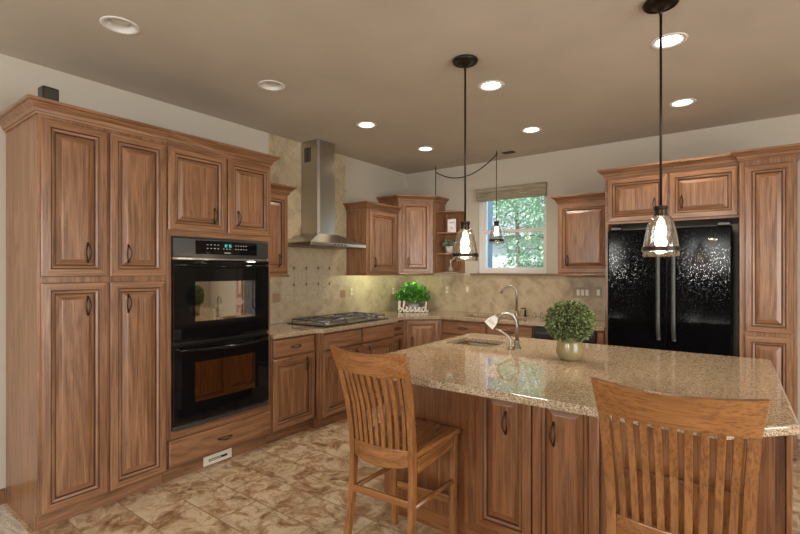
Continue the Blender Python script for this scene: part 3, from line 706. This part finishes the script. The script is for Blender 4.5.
tg = tag(o.build('hang_tag', loc=(-1.315, 2.895, 1.118), rot=(0, 0, .55), solid=.004), 'white printed paper tag hanging on the island faucet spout', 'tag')
m = M()
for k in range(5): m.tube([(-.045+.009*k, -.003, -.038-.006*k+.012), (-.02+.006*k, -.003, -.020-.008*k+.008)], .0012, INK, 6)
m.lathe([(.0, .0), (.009, .0)], (0, 0, 0), INK, 12)
m.build('print', tg)
M().tube([(.0, 0, .008), (.004, 0, .016), (.012, 0, .02)], .0015, PAPER, 6).build('string', tg)
f2 = faucet('faucet', 'tall gooseneck faucet at the back sink under the window', -2.00, 5.02, .9152, .345, .17, .013, (-.92, -.39))
f2_l = M().tube([(.012, 0, .045), (.045, 0, .055), (.06, 0, .09)], .006, NICKEL, 10).build('lever', f2, smooth=True)
r = thing('soap_dispenser', 'dark pump soap dispenser beside the back sink faucet', 'soap dispenser', (-1.90, 5.03, .9152))
M().lathe([(0, 0), (.018, 0), (.018, .01), (.012, .02), (.012, .07), (.006, .075), (.006, .095)], (0, 0, 0), BRONZE, 20).build('pump', r, smooth=True)
M().tube([(0, 0, .093), (-.045, -.02, .085)], .006, BRONZE, 10).build('nozzle', r, smooth=True)
for x, lab in ((-1.80, 'short nickel deck cap right of the soap dispenser'), (-1.71, 'short nickel side sprayer at the right end of the back sink')):
    o = M().lathe([(0, 0), (.02, 0), (.018, .012), (.013, .02), (.014, .05), (.008, .056), (0, .056)], (0, 0, 0), NICKEL, 20).build('side_sprayer' if x > -1.75 else 'air_gap_cap', smooth=True, loc=(x, 5.03, .9152)); tag(o, lab, 'sink fitting')

# ================================================================ stools
def bow(v, k): return k*(1-v*v)
def make_stool():
    r = thing('counter_stool', 'stool', 'stool')
    # seat: saddle
    m = M(); nu, nv = 14, 12; top = []; 
    def outline(u, v):     # u -1..1 across, v -1..1 front
        wx = .205+.018*v
        yy = .21*v - (.012*(1-u*u) if v < 0 else -.012*(1-u*u))*abs(v)
        return (u*wx, yy)
    vs = []
    for j in range(nv+1):
        for i in range(nu+1):
            u, v = -1+2*i/nu, -1+2*j/nv; x, y = outline(u, v)
            dish = .012*(math.cos(u*PI)*.5+.5)*(1-max(0, v)**2)*0+ .010*math.exp(-((abs(u)-.45)/.3)**2)*(1-v*v)
            e = max(abs(u), abs(v)); vs.append((x, y, .612-dish-(.006 if e > .99 else 0)))
    k = len(vs)
    vs += [(x, y, .580) for x, y, z in vs[:k]]
    W = nu+1; fs = []
    for j in range(nv):
        for i in range(nu):
            a = j*W+i; fs += [(a, a+1, a+W+1, a+W), (a+k, a+W+k, a+W+1+k, a+1+k)]
    for i in range(nu): fs += [(i+1, i, i+k, i+1+k), (nv*W+i, nv*W+i+1, nv*W+i+1+k, nv*W+i+k)]
    for j in range(nv): fs += [(j*W, (j+1)*W, (j+1)*W+k, j*W+k), ((j+1)*W+nu, j*W+nu, j*W+nu+k, (j+1)*W+nu+k)]
    m.add(vs, fs, SY); m.build('seat', r, smooth=True, bevel=.003)
    def bar(path, a, b_, mt):   # rectangular section a (x) by b (y) along path
        m = M(); vs = []
        for p in path:
            aa, bb = (a[0]+(a[1]-a[0])*p[3], b_[0]+(b_[1]-b_[0])*p[3]) if len(p) > 3 else (a, b_)
            vs += [(p[0]-aa, p[1]-bb, p[2]), (p[0]+aa, p[1]-bb, p[2]), (p[0]+aa, p[1]+bb, p[2]), (p[0]-aa, p[1]+bb, p[2])]
        n_ = len(path)
        m.add(vs, [(i*4+k, i*4+(k+1) % 4, i*4+4+(k+1) % 4, i*4+4+k) for i in range(n_-1) for k in range(4)]+[(3, 2, 1, 0), (n_*4-4, n_*4-3, n_*4-2, n_*4-1)], mt); return m
    def back_y(z):   # rear post line
        pts = [(0, -.295), (.2, -.245), (.45, -.218), (.62, -.218), (.8, -.245), (1.0, -.300), (1.1, -.345)]
        for (za, ya), (zb, yb) in zip(pts, pts[1:]):
            if z <= zb: t = (z-za)/(zb-za); t = t; return ya+(yb-ya)*t
        return pts[-1][1]
    for s in (-1, 1):
        path = smooth_path([(s*(.195), back_y(0), 0), (s*.184, back_y(.2), .2), (s*.177, back_y(.45), .45), (s*.177, back_y(.62), .62), (s*.181, back_y(.8), .8), (s*.189, back_y(.98), .98), (s*.191, back_y(1.0), 1.0)], 4)
        bar(path, .0145, .016, SV).build('leg', r, bevel=.004)
        bar([(s*.190, .178, 0), (s*.192, .180, .30), (s*.195, .182, .578)], .0165, .0165, SV).build('leg', r, bevel=.004)
        bar([(s*.191, .10, .53), (s*.191, .10, .53)], .01, .01, SV)
        M().box(s*.190-.010, -.198, .515, s*.190+.010, .162, .580, SY).build('apron', r, bevel=.002)
        m = M().tube([(s*.186, -.215, .365), (s*.191, .165, .335)], .0125, SY, 10); m.build('side_stretcher', r, smooth=True)
    M().box(-.170, .172, .515, .170, .190, .578, SH).build('apron', r, bevel=.002)
    M().box(-.172, .170, .215, .172, .188, .252, SH).build('footrest', r, bevel=.004)
    M().box(-.170, -.238, .360, .170, -.220, .395, SH).build('rear_stretcher', r, bevel=.004)
    # curved lower back rail
    def crail(name, z0, z1, w0, w1, bw, ya, yb, th, dip, horn, mt):
        m = M(); n_ = 24; vs = []
        for i in range(n_+1):
            u = -1+2*i/n_; k = 1-u*u
            zt = z1-dip*k; zb = z0-horn*k
            x0_, x1_ = u*w0, u*w1
            yb0, yt0 = ya-bw*k, yb-bw*k
            vs += [(x0_, yb0-th, zb), (x1_, yt0-th, zt), (x1_, yt0+th, zt), (x0_, yb0+th, zb)]
        m.add(vs, [(i*4+k, i*4+4+k, i*4+4+(k+1) % 4, i*4+(k+1) % 4) for i in range(n_) for k in range(4)]+[(0, 1, 2, 3), (n_*4+3, n_*4+2, n_*4+1, n_*4)], mt)
        return m.build(name, r, bevel=.003)
    crail('lower_back_rail', .545, .620, .163, .163, .030, back_y(.6), back_y(.62), .010, .0, .018, SH)
    crail('crest_rail', .970, 1.086, .203, .216, .042, back_y(1.0)-.002, back_y(1.098), .012, .012, .0, SH)
    for i in range(9):
        u = (i-4)/4.65; k = 1-u*u
        p0 = Vector((u*.163, back_y(.62)-.030*k, .612)); p1 = Vector((u*.180, back_y(.985)-.040*k, .985))
        pm = (p0+p1)/2+Vector((0, .018, 0))
        path = smooth_path([p0, pm, p1], 6)
        bar([tuple(p) for p in path], .0105, .006, SV).build('back_slat', r, bevel=.002)
    return r
st = make_stool(); st.location = (-1.350, 1.895, 0); st.scale = (.955, 1, 1); st.rotation_euler = (0, 0, math.radians(4))
tag(st, 'oak slat-back counter stool at the left end of the island, floor visible beside it', 'stool', 'counter stools at the island')
s2 = copy_tree(st); s2.location = (-.147, 1.880, 0); s2.scale = (1.03, 1, 1.012); s2.rotation_euler = (0, 0, math.radians(1.5))
tag(s2, 'oak slat-back counter stool at the right end of the island, cut off at the seat', 'stool', 'counter stools at the island')

# ================================================================ pendants
def pendant_shade(r, z):
    m = M().lathe([(.0, .0), (.030, 0), (.031, -.012), (.027, -.020), (.027, -.040), (.031, -.044), (.031, -.052), (0, -.052)], (0, 0, z+.045), BRONZE, 28); m.build('socket_cap', r, smooth=False)
    pr = [(.028, 0), (.046, -.010), (.058, -.045), (.069, -.09), (.076, -.135), (.080, -.170), (.081, -.205)]
    inn = [(a-.0028, b) for a, b in pr[::-1]]
    m = M().lathe(pr+inn+[pr[0]], (0, 0, z), SEED, 40); m.build('glass_shade', r, smooth=True)
    M().lathe([(.0785, -.157), (.0835, -.157), (.0855, -.178), (.0815, -.178), (.0785, -.157)], (0, 0, z), BRONZE, 40).build('metal_band', r)
    b_ = M().lathe([(0, -.048), (.010, -.048), (.013, -.052), (.020, -.062), (.026, -.080), (.024, -.098), (.014, -.110), (0, -.114)], (0, 0, z), BULB, 24).build('bulb', r, smooth=True)
def pendant(x, y, label, zs, e=5):
    r = thing('pendant_light', label, 'pendant lamp', (x, y, 0), group='seeded glass pendants over the island')
    M().lathe([(0, 0), (.076, 0), (.082, -.008), (.078, -.018), (.066, -.024), (.062, -.020), (.030, -.030), (.014, -.042), (0, -.042)], (0, 0, H-.0005), BRONZE, 32).build('canopy', r, smooth=True)
    m = M().tube([(0, 0, H-.03), (0, 0, zs+.04)], .0062, BRONZE, 10); m.tube([(0, 0, H-.03), (0, 0, H-.07)], .008, BRONZE, 10); m.build('rod', r, smooth=True)
    pendant_shade(r, zs)
    l = bpy.data.lights.new('bulb_light', 'POINT'); l.energy = e; l.color = (1, .8, .55); l.shadow_soft_size = .03
    o = bpy.data.objects.new('bulb_light', l); C.objects.link(o); o.parent = r; o.location = (0, 0, zs-.145)
    return r
pendant(-1.360, 2.56, 'bronze and seeded glass pendant over the left end of the island, before the corner shelves', 1.705)
pendant(-.280, 2.58, 'bronze and seeded glass pendant over the right of the island, before the refrigerator', 1.715)
r = thing('swag_pendant', 'small swagged glass pendant hanging in front of the sink window', 'pendant lamp', (-2.115, 4.72, 0))
pendant_shade(r, 1.945)
h1 = (0, 0, H-.02); h2 = (-.93, .215, H-.02)
m = M().tube([h1, (0, 0, 1.985)], .0042, BRONZE, 8)
sag = [(h1[0]+(h2[0]-h1[0])*t, h1[1]+(h2[1]-h1[1])*t, h1[2]-.02-.25*4*t*(1-t)*.62-.04*t) for t in [k/24 for k in range(25)]]
m.tube(sag, .0062, BRONZE, 8); m.tube([h2, (h2[0], h2[1], 2.372)], .006, BRONZE, 8)
m.build('cord', r, smooth=True)
for h in (h1, h2): M().tube([(h[0], h[1], H-.0005), (h[0], h[1], H-.02), (h[0]+.01, h[1], H-.03), (h[0], h[1], H-.04)], .004, BRONZE, 8).build('ceiling_hook', r, smooth=True)
l = bpy.data.lights.new('bulb_light', 'POINT'); l.energy = 3; l.color = (1, .8, .55); l.shadow_soft_size = .03
o = bpy.data.objects.new('bulb_light', l); C.objects.link(o); o.parent = r; o.location = (0, 0, 1.86)

# ================================================================ recessed lights
labels = ['unlit recessed ceiling can nearest the camera, above the left pantry cabinet', 'unlit recessed ceiling can above the double oven cabinet', 'lit recessed ceiling light in front of the range hood', 'lit recessed ceiling light near the diagonal corner cabinet',
          'lit recessed ceiling light just right of the left island pendant canopy', 'dimly lit recessed ceiling light over the sink window area', 'large lit recessed ceiling light beside the right island pendant rod', 'lit recessed ceiling light in front of the refrigerator cabinet']
for (x, y, lit), lab in zip(cans, labels):
    r = thing('recessed_light', lab, 'ceiling light', (x, y, H), group='recessed ceiling lights')
    M().lathe([(.0705, .0), (.0705, -.003), (.090, -.0045), (.096, -.001), (.096, -.0002)], (0, 0, 0), WHITE, 40).build('trim_ring', r, smooth=True)
    M().lathe([(.0705, 0), (.066, .05), (.060, .09), (0, .09)], (0, 0, 0), WHITE, 40).build('housing', r, smooth=True)
    if lit:
        M().lathe([(0, .012), (.05, .014), (.066, .020)], (0, 0, 0), CANLIT, 32).build('lamp', r, smooth=True)
        l = spot('can_light', (0, 0, -.01), 30); l.parent = r
    else:
        M().lathe([(0, .018), (.03, .020), (.046, .028), (.050, .038), (.03, .088)], (0, 0, 0), CANOFF, 32).build('lamp', r, smooth=True)
r = thing('ceiling_vent', 'small dark slotted vent in the ceiling beside the swag pendant hook', 'vent', (-2.03, 4.86, H))
M().box(-.07, -.045, -.004, .07, .045, -.0005, BRONZE).build('frame', r)
m = M()
for k in range(5): m.box(-.06, -.036+.016*k, -.008, .06, -.028+.016*k, -.0045, BLACKM)
m.build('slats', r)

# under cabinet lights
for (cx_, cy_, rz, ln, lab, e) in ((XW+.265, 4.20, PI/2, .44, 'slim under-cabinet light bar below the cabinet right of the hood', 1.3), (-3.235, 4.735, PI/4, .30, 'slim under-cabinet light bar below the diagonal corner cabinet', .9)):
    o = M().box(-ln/2, -.012, 0, ln/2, .012, .016, WHITE).box(-ln/2+.01, .0121, .003, ln/2-.01, .0135, .013, STRIP).build('light_bar', loc=(cx_, cy_, 1.3885), rot=(0, 0, rz))
    tag(o, lab, 'light')
    l = area('bar_glow', (0, .017, .0), (math.radians(55), 0, 0), ln, .02, e, (.93, 1, .60)); l.parent = o
# ================================================================ outlets, switches, vent
def plate(name, label, cat, loc, rz, n_, kind, pm=None):
    pm = pm or IVORY
    w_ = .035*1.0+.046*n_*.5 if n_ > 1 else .036
    r = thing(name, label, cat, loc, rz)
    M().box(-w_, -.0055, -.058, w_, 0, .058, pm).build('plate', r, bevel=.003)
    for k in range(n_):
        u = (k-(n_-1)/2)*.046
        if kind == 'o':
            for z in (-.024, .024): M().box(u-.015, -.008, z-.016, u+.015, -.0056, z+.016, IVORY2).build('socket', r, bevel=.003)
        else: M().box(u-.016, -.009, -.032, u+.016, -.0056, .032, IVORY2).build('rocker', r, bevel=.002)
plate('wall_outlet', 'ivory outlet on the tiled left wall just right of the terracotta insert', 'outlet', (XW+.0035, 3.985, 1.19), PI/2, 1, 'o')
plate('wall_outlet', 'ivory outlet on the tiled left wall near the corner, behind the leafy green plant', 'outlet', (XW+.0035, 4.80, 1.17), PI/2, 1, 'o')
plate('wall_outlet', 'ivory outlet on the tiled back wall below the open corner shelves, left of the switch', 'outlet', (-2.985, YB-.0035, 1.185), 0, 1, 'o')
plate('light_switch', 'single ivory rocker switch on the back wall below the left pendant', 'switch', (-2.69, YB-.0035, 1.20), 0, 1, 's')
plate('light_switch', 'triple ivory rocker switch plate on the back wall above the potted boxwood', 'switch', (-1.295, YB-.0035, 1.20), 0, 3, 's', TAN)
plate('light_switch', 'single ivory rocker switch right of the triple switch plate', 'switch', (-1.135, YB-.0035, 1.205), 0, 1, 's', TAN)
r = thing('floor_register', 'white toe-kick heating register below the oven cabinet drawer', 'vent', (XW+.5345, 1.925, .045), PI/2)
M().box(-.115, -.007, -.036, .115, 0, .036, IVORY2).build('plate', r, bevel=.003)
M().box(-.075, -.0095, -.010, .075, -.0072, .006, BLACKM).build('slot', r); M().box(-.07, -.0125, -.004, .02, -.0097, .001, WHITE).build('louver', r)

# ================================================================ plants and decor
def leaves(m, c, R, n_, s, mt, squash=1, flat=0, inner=.55, wd=.36):
    for i in range(n_):
        z = random.uniform(-1, 1) if not flat else random.uniform(-.25, 1); a = random.uniform(0, 2*PI); q = math.sqrt(1-z*z)
        d = Vector((q*math.cos(a), q*math.sin(a), z)); rr = R*random.uniform(inner, 1.03)
        p = Vector(c)+Vector((d.x*rr, d.y*rr, d.z*rr*squash))
        dirv = (d+Vector([random.uniform(-.8, .8) for _ in range(3)])).normalized()
        sd = dirv.cross(Vector([random.uniform(-1, 1) for _ in range(3)])).normalized(); up = sd.cross(dirv)
        l = s*random.uniform(.7, 1.25); w_ = l*wd
        t = p+dirv*l; mid = p+dirv*l*.5-up*l*.08
        m.add([p, mid+sd*w_+up*l*.1, t, mid-sd*w_+up*l*.1, mid], [(0, 1, 4), (1, 2, 4), (2, 3, 4), (3, 0, 4)], mt)
px_, py_ = -.765, 2.74
r = thing('potted_boxwood', 'round boxwood topiary in an olive ceramic pot on the island', 'plant', (px_, py_, .9152))
M().lathe([(0, .002), (.050, 0), (.064, .012), (.076, .040), (.077, .065), (.070, .100), (.066, .128), (.062, .128), (.060, .110), (0, .110)], (0, 0, 0), CERAM, 36).build('pot', r, smooth=True)
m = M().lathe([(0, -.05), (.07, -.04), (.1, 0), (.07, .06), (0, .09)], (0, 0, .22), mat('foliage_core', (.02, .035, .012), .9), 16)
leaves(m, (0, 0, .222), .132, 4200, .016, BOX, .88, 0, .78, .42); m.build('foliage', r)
m = M()
for k in range(5): a = k*1.3; m.tube([(0.01*math.cos(a), .01*math.sin(a), .10), (.03*math.cos(a), .03*math.sin(a), .17)], .003, BARK, 6)
m.build('stem', r)
r = thing('leafy_plant', 'bright green leafy plant on the back corner counter behind the blessed sign', 'plant', (-3.33, 4.84, .9152))
M().lathe([(0, .002), (.06, 0), (.075, .05), (.078, .10), (.074, .10), (.07, .085), (0, .085)], (0, 0, 0), CERW, 28).build('pot', r, smooth=True)
m = M(); leaves(m, (0, 0, .175), .200, 620, .050, LIME, .80, 1, .35, .5); m.build('foliage', r)
m = M()
for k in range(9): a = k*.7; m.tube([(0.02*math.cos(a), .02*math.sin(a), .08), (.09*math.cos(a), .09*math.sin(a), .22)], .003, LIME, 6)
m.build('stem', r)
# blessed sign, cursive strokes (x along the sign, z up), unit = metres
def tubew(m, pts, rr, mt): m.tube(pts, rr, mt, 8)
r = thing('word_sign', 'whitewashed cut-out wooden sign reading blessed, in front of the leafy plant', 'sign', (-3.20, 4.655, .9155), math.radians(30))
LET = [
 [(0, .02), (.014, .06), (.020, .112), (.010, .118), (.006, .09), (.006, .02), (.010, .004), (.026, .006), (.036, .026), (.026, .044), (.010, .036)],                  # b
 [(.036, .026), (.052, .040), (.068, .085), (.070, .114), (.060, .116), (.056, .08), (.058, .018), (.068, .004), (.080, .014)],   # l
 [(.080, .014), (.100, .028), (.104, .044), (.094, .050), (.086, .036), (.088, .012), (.102, .003), (.118, .014)],   # e
 [(.118, .014), (.132, .036), (.138, .054), (.140, .040), (.148, .020), (.142, .005), (.128, .006)], [(.142, .006), (.158, .012), (.168, .020)],   # s
 [(.168, .020), (.182, .038), (.188, .054), (.190, .040), (.198, .020), (.192, .005), (.178, .006)], [(.192, .006), (.208, .012), (.216, .018)],   # s
 [(.216, .018), (.236, .028), (.240, .044), (.230, .050), (.222, .036), (.224, .012), (.238, .003), (.256, .014)],   # e
 [(.300, .044), (.284, .052), (.266, .042), (.262, .018), (.274, .004), (.292, .012), (.304, .05), (.310, .118)], [(.310, .118), (.306, .05), (.308, .014), (.318, .004), (.334, .022)],  # d
]
m = M(); sc = 1.12
for st_ in LET:
    m.tube(smooth_path([((x-.167)*sc, 0, z*sc+.006) for x, z in st_], 6), .0098, SIGNW, 8)
m.build('letters', r, smooth=True)

# shelf ornaments
sy = YB-.13
r = thing('framed_sign', 'small white printed box sign on the upper corner shelf', 'sign', (-2.845, sy, 1.9235), .1)
M().box(-.055, -.012, 0, .055, .012, .165, PAPER).build('panel', r, bevel=.003)
m = M()
for x, z, a in ((-.03, .115, .02), (-.008, .115, .018), (.014, .115, .022)): m.tube(smooth_path([(x, -.0135, z), (x+a*.3, -.0135, z+.012), (x+a*.6, -.0135, z-.004), (x+a, -.0135, z+.01)], 4), .0018, INK, 6)
for x, z in ((-.02, .055), (.004, .045)): m.tube(smooth_path([(x, -.0135, z+.02), (x+.004, -.0135, z), (x+.018, -.0135, z-.004), (x+.014, -.0135, z+.016)], 4), .0018, INK, 6)
m.tube([(-.035, -.0135, .03), (.035, -.0135, .026)], .0012, INK, 6)
m.build('lettering', r)
r = thing('shelf_plant', 'small dusty-green plant in a grey pot on the middle corner shelf', 'plant', (-2.885, sy-.03, 1.6585))
M().lathe([(0, .002), (.036, 0), (.044, .04), (.048, .085), (.044, .085), (.040, .07), (0, .07)], (0.02, 0, 0), CERW, 24).build('pot', r, smooth=True)
m = M(); leaves(m, (.012, -.01, .10), .070, 260, .026, SAGE, .85, 1, .3); m.build('foliage', r)
r = tag(M().lathe([(0, .002), (.030, .002), (.034, .012), (.032, .035), (.012, .065), (.008, .10), (.013, .135), (.016, .16), (.0135, .16), (.0105, .135), (.0055, .10), (.009, .068), (.028, .036), (.030, .014), (0, .008)], (0, 0, 0), mat('cut_glass', (.95, .95, .95), .02, 0, .5, Transmission_Weight=.85, IOR=1.45), 28).build('bud_vase', smooth=True, loc=(-2.845, sy-.03, 1.4235)), 'small clear glass bud vase on the bottom corner shelf', 'vase')
# boxes on top of the left pantry
r = thing('speaker_box', 'small black speaker standing on top of the left pantry cabinet', 'speaker', (-3.10, .885, 2.301), math.radians(4))
M().box(-.035, -.040, 0, .035, .040, .165, BLACKM).build('case', r, bevel=.008, seg=3)
M().box(.0355, -.032, .010, .038, .032, .152, GREYT).build('grille', r)
o = M().box(-.03, -.025, 0, .03, .025, .105, BLACKM).box(-.02, -.0255, .02, .02, -.025, .08, GREYT).build('small_device', bevel=.004, loc=(-3.33, .86, 2.301)); tag(o, 'tiny dark gadget behind the crown at the near end of the left pantry top', 'device')

# ================================================================ outside the window
struct(M().box(-30, YB+.3, -.6, 20, 40, -.5, GRASS).build('ground'))
r = thing('neighbor_house', 'pale neighboring house seen through the sink window', 'house', (-6.5, 13.5, -.5))
M().box(-6, 0, 0, 4.2, 6, 3.0, SIDING).build('wall', r)
vs = [(-6.4, -.5, 3.0), (4.6, -.5, 3.0), (4.6, 6.5, 3.0), (-6.4, 6.5, 3.0), (-6.4, 3, 5), (4.6, 3, 5)]
m = M(); m.add(vs, [(0, 1, 5, 4), (2, 3, 4, 5), (0, 4, 3), (1, 2, 5), (3, 2, 1, 0)], SHING); m.build('roof', r)
for x in (-4.5, -1.5, 1.6):
    o = M().box(x-.5, -.04, 1.0, x+.5, 0, 2.2, SIDEB).build('window', r); M().box(x-.42, -.05, 1.08, x+.42, -.042, 2.12, mat('house_glass', (.1, .14, .18), .1)).build('pane', o)
o = M().box(-.09, -.09, 0, .09, .09, 3.4, SIDEB).build('porch_post', loc=(-3.20, 6.7, -.5)); tag(o, 'blue porch post seen through the left edge of the sink window', 'post')
def tree(x, y, label, n_, hgt, zlo=1.1):
    r = thing('tree', label, 'tree', (x, y, -.5)); m = M(); rnd = random.Random(n_)
    m.tube([(0, 0, 0), (.05, 0, 1.2), (.0, .05, 2.4), (-.1, 0, hgt)], [.09, .075, .06, .02], BARK, 8); lm = M()
    for k in range(34):
        z0 = rnd.uniform(zlo, hgt); a = rnd.uniform(0, 2*PI); l = rnd.uniform(.8, 1.5)
        e = Vector((l*math.cos(a), l*math.sin(a), z0+rnd.uniform(-.1, .6))); s_ = Vector((0, 0, z0))
        mid = (s_+e)/2+Vector((0, 0, .12))
        m.tube(smooth_path([s_, mid, e], 3), [.014-.0018*j for j in range(7)], BARK, 5)
        for j in range(230):
            t = rnd.uniform(.25, 1.05); p = s_.lerp(e, t)+Vector([rnd.gauss(0, .16) for _ in range(3)])
            d = Vector((rnd.uniform(-1, 1), rnd.uniform(-1, 1), rnd.uniform(-1.2, .2))).normalized(); sd = d.cross(Vector((rnd.uniform(-1, 1), .3, 1))).normalized()
            l2 = rnd.uniform(.06, .12); lm.add([p, p+d*l2*.5+sd*l2*.2, p+d*l2, p+d*l2*.5-sd*l2*.2], [(0, 1, 2, 3)], TREE)
    m.build('trunk', r); lm.build('foliage', r)
tree(-2.35, 8.3, 'airy green tree outside the right side of the sink window', 31, 4.0)
tree(-4.6, 11.6, 'second green tree further back, filling the upper left of the sink window', 47, 5.6, 2.9)
